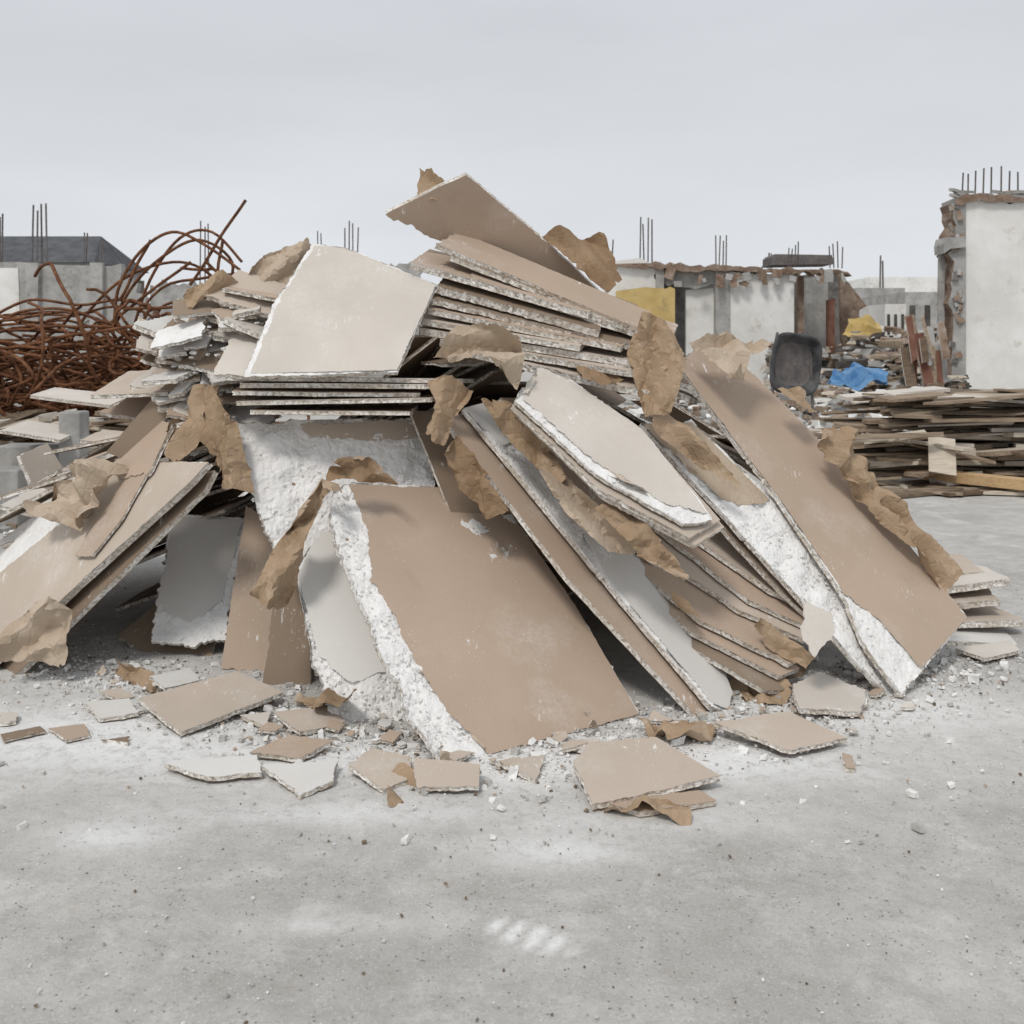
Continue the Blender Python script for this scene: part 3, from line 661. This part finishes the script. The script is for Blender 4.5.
mesh_obj('roof',[(x0-3,d-.4,zt),(x1,d-.4,zt),(x1-1.1,d+3,zr),(x0-2,d+3,zr),(x1,d+6.4,zt),(x0-3,d+6.4,zt)],[(0,1,2,3),(3,2,4,5),(1,4,2),(0,3,5),(0,5,4,1)],[ROOF],None,gh)
for k in range(3): box('window',x0+2+k*2.2,x0+3+k*2.2,d-.06,d-.01,zt-2,zt-.8,DARK,gh)
lw=empty('broken_concrete_wall')
prism_px('wall',[(-120,264),(20,262),(60,265),(112,266,'b'),(150,300,'b'),(155,390),(-120,390)],28,.3,CONC,lw,jag=.15)
for u in (-60,28,92): box('pier',(u-512)*.028,(u-512)*.028+.35,27.85,28,0,H+.082*28,CONC,lw)
prism_px('plaster_patch',[(-10,268),(18,268),(20,320,'b'),(-10,330)],27.98,.01,WALLW,lw,jag=.1)
prism_px('plaster_patch',[(60,268),(90,268),(94,320,'b'),(64,330)],27.97,.01,CONC,lw,jag=.1)
bars(lw,[32,37,42,47],262,207,28,.025); bars(lw,[0,2],262,215,28,.025); bars(lw,[100,104],268,238,28,.02); bars(lw,[84,86],262,235,28,.02)
prism_px('far_wall',[(150,285,'b'),(420,262,'b'),(440,390),(150,390)],34,.3,CONC,lw,jag=.2)
bars(lw,[345,349,353,357],270,224,30,.02); bars(lw,[200,205,209],290,224,30,.02); bars(lw,[318,322],270,232,34,.02)
rh=empty('ruined_white_house')
d=30
prism_px('gable_wall',[(606,262),(640,258,'b'),(656,262,'b'),(656,400),(606,400)],d,.3,WALLW,rh,.08,CONC)
prism_px('column',[(656,268),(664,268),(664,400),(656,400)],d-.1,.4,CONC,rh)
prism_px('inner_panel',[(686,290),(714,288),(714,400),(686,400)],d+.3,.2,WALLW,rh,0,CONC)
prism_px('lintel',[(664,270),(716,268),(716,284,'b'),(690,288,'b'),(664,282)],d+.1,.15,CONC,rh,.08,BRICK)
prism_px('pier_panel',[(716,270),(730,268),(730,400),(716,400)],d-.05,.35,CONC,rh)
prism_px('front_wall',[(730,274,'b'),(794,272),(794,400),(730,400)],d,.3,WALLW,rh,.08,BRICK)
prism_px('wall_end',[(798,276),(804,276),(804,400),(798,400)],d+.4,.3,BRICK,rh)
prism_px('side_wall',[(806,278),(828,276),(828,400),(806,400)],d+1.6,.3,CONC,rh)
prism_px('red_post',[(829,300),(835,298),(835,400),(829,400)],d,.3,RED,rh)
prism_px('back_wall',[(606,274,'b'),(700,268,'b'),(846,276,'b'),(852,400),(606,400)],d+5,.3,CONCD,rh,.2,BRICK)  # dark colour stands in for the unlit room behind the openings
prism_px('ring_beam',[(606,264),(650,263,'b'),(700,264,'b'),(735,266,'b'),(800,269,'b'),(848,270),(852,276,'b'),(800,273,'b'),(735,271,'b'),(690,271,'b'),(640,268)],d-.2,.5,BRICK,rh,.07)
prism_px('torn_cladding',[(840,272),(862,300,'b'),(856,330,'b'),(842,345)],d+1,.2,BRICK,rh,.25)
box('floor_slab',(606-512)*.03,(850-512)*.03,d,d+5,.02,.25,CONC,rh)
box('added_shade_slab',(664-512)*.03,(716-512)*.03,d+.3,d+5,H+.072*30,H+.076*30,CONC,rh)  # ceiling slab added to cast shade into the opening
prism_px('roof_plant',[(772,257),(775,254),(832,255),(834,264),(772,265)],d+2,1.2,STEEL,rh)
bars(rh,[640,644,648,652],262,221,d,.022); bars(rh,[716,719,723,726],268,238,d,.02); bars(rh,[788,791,795,798],266,243,d,.018); bars(rh,[830,834,838,842],268,242,d,.02); bars(rh,[606,612],262,235,d,.02)
for k in range(24):
    u=R(664,850); worldboard('hanging_debris',W(u,R(272,284),d-.3),Vector((1,R(-.3,.3),R(-.5,.5))),Vector((R(-.3,.3),.2,1)),R(.06,.3),R(.1,.45),.03,random.choice([BRICK,CONC,WOODD]),rh,edgem=BRICK)
prism_px('yellow_panel',[(616,291),(646,287,'b'),(675,288),(675,334,'b'),(650,332,'b'),(616,338)],29.4,.05,YEL,rh,.04)
tb=empty('ruined_block_building')
d=22
prism_px('white_wall',[(966,200,'b'),(985,196,'b'),(1010,203,'b'),(1200,200),(1200,420),(966,420)],d,.35,WALLW,tb,.05,CONC)
prism_px('broken_edge',[(952,204),(966,198),(966,420),(950,420),(953,330,'b'),(949,290,'b'),(954,240,'b')],d-.05,.6,CONC,tb,.09,BRICK)
prism_px('top_slab',[(955,199,'b'),(966,193,'b'),(1018,196,'b'),(1200,194),(1200,199),(1010,202,'b'),(975,201,'b'),(956,205)],d-.12,.7,BRICK,tb,.04,CONC)
prism_px('cantilever',[(947,238),(966,236),(966,247,'b'),(944,252,'b')],d-.2,.5,CONC,tb,.05)
prism_px('pipe',[(940,240),(945,240),(944,380),(938,380)],d+.2,.1,CONC,tb)
box('return_wall',(1150-512)*.022,(1156-512)*.022,d+.36,d+5,0,H+.14*22,CONC,tb)
for k in range(26):
    v=R(200,370); worldboard('edge_rubble',W(957+R(-5,5),v,d-.10),Vector((1,R(-.3,.3),R(-.5,.5))),Vector((R(-.3,.3),.3,1)),R(.06,.2),R(.1,.25),.06,random.choice([BRICK,CONC,CONCD,BRICK]),tb,edgem=CONC)
for k in range(26):
    u=R(952,1030); worldboard('edge_rubble',W(u,R(190,198),d+.05),Vector((1,R(-.3,.3),R(-.3,.3))),Vector((R(-.3,.3),1,.2)),R(.1,.35),R(.1,.3),.06,random.choice([BRICK,CONC,CONC,BRICK]),tb,edgem=CONC)
for u in (962,968,975,983,991,1001,1009,1018): bars(tb,[u],200,168,d,.018)
db=empty('distant_buildings')
for (u0,u1,v0,d,m) in [(856,905,288,60,CONC),(870,1000,277,80,WALLW),(885,906,304,34,WALLW),(905,950,292,50,CONC),(520,620,300,70,CONC),(240,400,300,75,CONC),(-400,0,290,90,CONC),(1000,1500,280,90,CONC)]:
    box('block',(u0-512)*d/F,(u1-512)*d/F,d,d+6,0,H+(345-v0)*d/F,m,db)
    for q in range(3):
        uu=u0+(u1-u0)*(q+.3)/3; box('opening',(uu-512)*d/F,(uu-512)*d/F+(u1-u0)*.12*d/F,d-.05,d-.01,H+(345-v0)*d/F*.4-.2,H+(345-v0)*d/F*.75,DARK,db)
bars(db,[880,883],290,256,60,.05); bars(db,[768,772],268,248,40,.03)
it=[]
for k in range(4200):
    u=R(770,965); d=R(17,30); x=(u-512)*d/F; top=1.3+.8*noise.noise(Vector((x*.9,d*.4,1)))+(.5 if u>850 else 0)
    s_=R(.03,.17); z=top*R(.3,1)*max(.2,(d-15)/13)
    it.append((x,d,z,s_*R(.6,2.6),s_*R(.5,1),s_*R(.2,.8),random.choice([0,1,1,2,2,3,4,5,1,6])))
chunks('rubble_heap',it,[WALLW,CONC,BRICK,WOODG,WOODD,DARK,WOODP])
it=[]
for k in range(900):
    x=R(-12,-5); y=R(15,24); s_=R(.05,.22); it.append((x,y,R(0,.9),s_*R(.6,2),s_,s_*.6,random.choice([0,1,2,3])))
for k in range(1300):
    x=R(2,9); y=R(13,20); s_=R(.04,.14); it.append((x,y,R(0,.45),s_*R(.6,2),s_,s_*.6,random.choice([0,1,2,3,1])))
chunks('scattered_rubble',it,[WALLW,CONC,BRICK,WOODG])
sheet('blue_tarpaulin',[(828,380,16.8),(838,369,17.3),(858,366,17.5),(872,369,17.5),(888,376,17),(886,388,16.5),(850,389,16.4),(830,389,16.4)],BLUE,None,crumple=.014,unit=4,folds=7,roll=False,grow=1)
sheet('yellow_tarpaulin',[(842,336,27),(848,322,27.3),(866,318,27.4),(878,326,27.4),(886,336,27),(866,340,26.6)],YEL,None,crumple=.012,unit=6,folds=4,roll=False,grow=1)
rb=empty('rusty_scrap_bundle')
for k in range(18):
    u=R(905,945); worldboard('scrap',W(u,R(335,372),20+R(0,.6)),Vector((1,R(-.3,.3),R(-.15,.15))),Vector((R(-.15,.25),.3,1)),R(.06,.3),R(.5,1.1),.03,random.choice([RED,BRICK,WOODD,CONC,WOODG]),rb)
wb=empty('overturned_wheelbarrow')
cx,cy,cz=(796-512)*.0155,15.5,1.2
N=28
def ring(sx_,sz,y,p=4):
    r=[]
    for i in range(N):
        a=i*6.2832/N; c_,s__=math.cos(a),math.sin(a); q=Vector((sx_*math.copysign(abs(c_)**(2/p),c_),0,sz*math.copysign(abs(s__)**(2/p),s__)))
        q=Matrix.Rotation(.14,3,'Y')@q
        r.append((cx+q.x,y+q.x*.5,cz+q.z))
    return r
vs=ring(.46,.48,cy-.02)+ring(.43,.45,cy-.05)+ring(.40,.42,cy-.02)+ring(.33,.34,cy+.12,3)+ring(.30,.28,cy+.14,3)+ring(.01,.01,cy+.10)
fs=[(j*N+i,j*N+(i+1)%N,(j+1)*N+(i+1)%N,(j+1)*N+i) for j in range(5) for i in range(N)]
tr=mesh_obj('tray',vs,fs,[BLACK,STEEL],[0]*(N*3)+[1]*(N*2),wb,True)
c_=bpy.data.curves.new('frame','CURVE'); c_.dimensions='3D'; c_.bevel_depth=.022
spl([(cx-.3,cy+.1,cz-.9),(cx-.32,cy+.3,cz),(cx-.2,cy+.32,cz+.5)],c_); spl([(cx+.3,cy+.1,cz-.9),(cx+.32,cy+.3,cz),(cx+.2,cy+.32,cz+.5)],c_)
c_.materials.append(STEEL); link(bpy.data.objects.new('frame',c_),wb)
# ------------------------------------------------------------------ plank piles
def plank(parent,cen,yaw,pitch,L,wd,t,mat,name='plank'):
    ax=Vector((math.cos(yaw)*math.cos(pitch),math.sin(yaw)*math.cos(pitch),math.sin(pitch))); ay=Vector((-math.sin(yaw),math.cos(yaw),R(-.15,.15)))
    n_=ax.cross(ay).normalized(); ay=n_.cross(ax); vs=[]
    e=[R(-.03,.03) for _ in range(4)]
    for k,(a,b) in enumerate([(-1,-1),(1,-1),(1,1),(-1,1)]):
        for h in (0,1): vs.append(cen+ax*(a*L/2+e[k])+ay*b*wd/2+n_*(h-.5)*t)
    fs=[(0,2,4,6),(1,7,5,3),(0,1,3,2),(2,3,5,4),(4,5,7,6),(6,7,1,0)]
    return mesh_obj(name,vs,fs,[mat],None,parent)
ps=empty('timber_plank_stack')
for k in range(260):
    lay=int(R(0,17)); z=.03+lay*.056+R(-.012,.012); fr=lay/17
    x=R(3.9+fr*.5,6.9); y=R(10.5+fr*.25,12.2)
    plank(ps,Vector((x,y,z)),random.gauss(0,.2),random.gauss(0,.035),R(.5,1.9)*(1-.3*fr),R(.08,.28),R(.02,.05),random.choice([WOODG,WOODG,WOODD,WOODD,WOODP,WOODG,LIGHT]))
for k in range(60):
    plank(ps,Vector((R(3.5,4.5),R(10.3,11.8),R(.03,.55))),random.gauss(0,.4),random.gauss(0,.12),R(.4,1.3),R(.08,.25),R(.02,.04),random.choice([WOODG,WOODD,WOODP,WOODG]))
pa,pb=W(862,470,11.2),W(1075,505,9.5); pa.z=.16; pb.z=.1
plank(None,(pa+pb)/2,math.atan2(pb.y-pa.y,pb.x-pa.x),.0,(pb-pa).length,.16,.1,WOODO,'timber_beam')
plank(ps,W(942,455,10.3),1.2,.9,.42,.26,.02,WOODP); plank(ps,W(850,440,10.3),.2,.05,1.2,.12,.04,WOODP); plank(ps,W(890,436,10.2),.1,.02,1.1,.08,.05,WOODG)
for k in range(14): plank(ps,Vector((R(3.6,5.4),R(9.8,10.4),.03)),R(-.5,.5),0,R(.3,1.2),R(.05,.15),.03,random.choice([WOODG,WOODP,WOODD]))
lp=empty('timber_and_board_scrap')
for k in range(120):
    y=R(8.6,10.6); x=R(-5.6,-3.0); z=.04+R(0,.75)*max(.25,(y-8.3)/2.3)*(1 if x<-3.4 else .8)
    plank(lp,Vector((x,y,z)),random.gauss(0,.5),random.gauss(0,.14),R(.3,1.1),R(.08,.32),R(.02,.05),random.choice([WOODG,WOODP,LIGHT,LIGHT,GREY,WOODG,WOODD]))
for k in range(60):
    plank(lp,Vector((R(-5.4,-3.4),R(10,11),R(.35,.75))),random.gauss(0,.4),random.gauss(0,.14),R(.3,1.0),R(.08,.3),R(.02,.05),random.choice([WOODG,WOODP,LIGHT,WOODD,WOODD]))
it=[]
for k in range(1500):
    x=R(-5.8,-2.6); y=R(6.2,10.5); s_=R(.01,.05); it.append((x,y,s_*.4,s_*R(.6,2),s_,s_*.6,random.choice([0,1,2,0])))
chunks('broken_plaster_scatter',it,[GYP,CONC,WOODG])
def cblock(u0,u1,v0,v1,d,t,nm='concrete_block'):
    a=W(u0,v1,d);b=W(u1,v0,d); o=box(nm,a.x,b.x,d,d+t,a.z,b.z,CONC,None)
    m=o.modifiers.new('b','BEVEL'); m.width=.015; m.segments=2; return o
cblock(58,80,412,519,8.6,.2); cblock(-5,60,446,515,8.8,.3); cblock(-20,18,470,528,8.2,.3)
for (u0,v0,u1,v1,d) in [(20,455,40,500,7.4),(0,430,60,440,8.4),(80,440,130,446,8),(0,505,40,515,6.6),(30,395,110,405,9)]:
    slab('board',(u0,v0,d),(u1,v1,d),.5,.05,lp,random.choice([LIGHT,GREY]),t=.03)
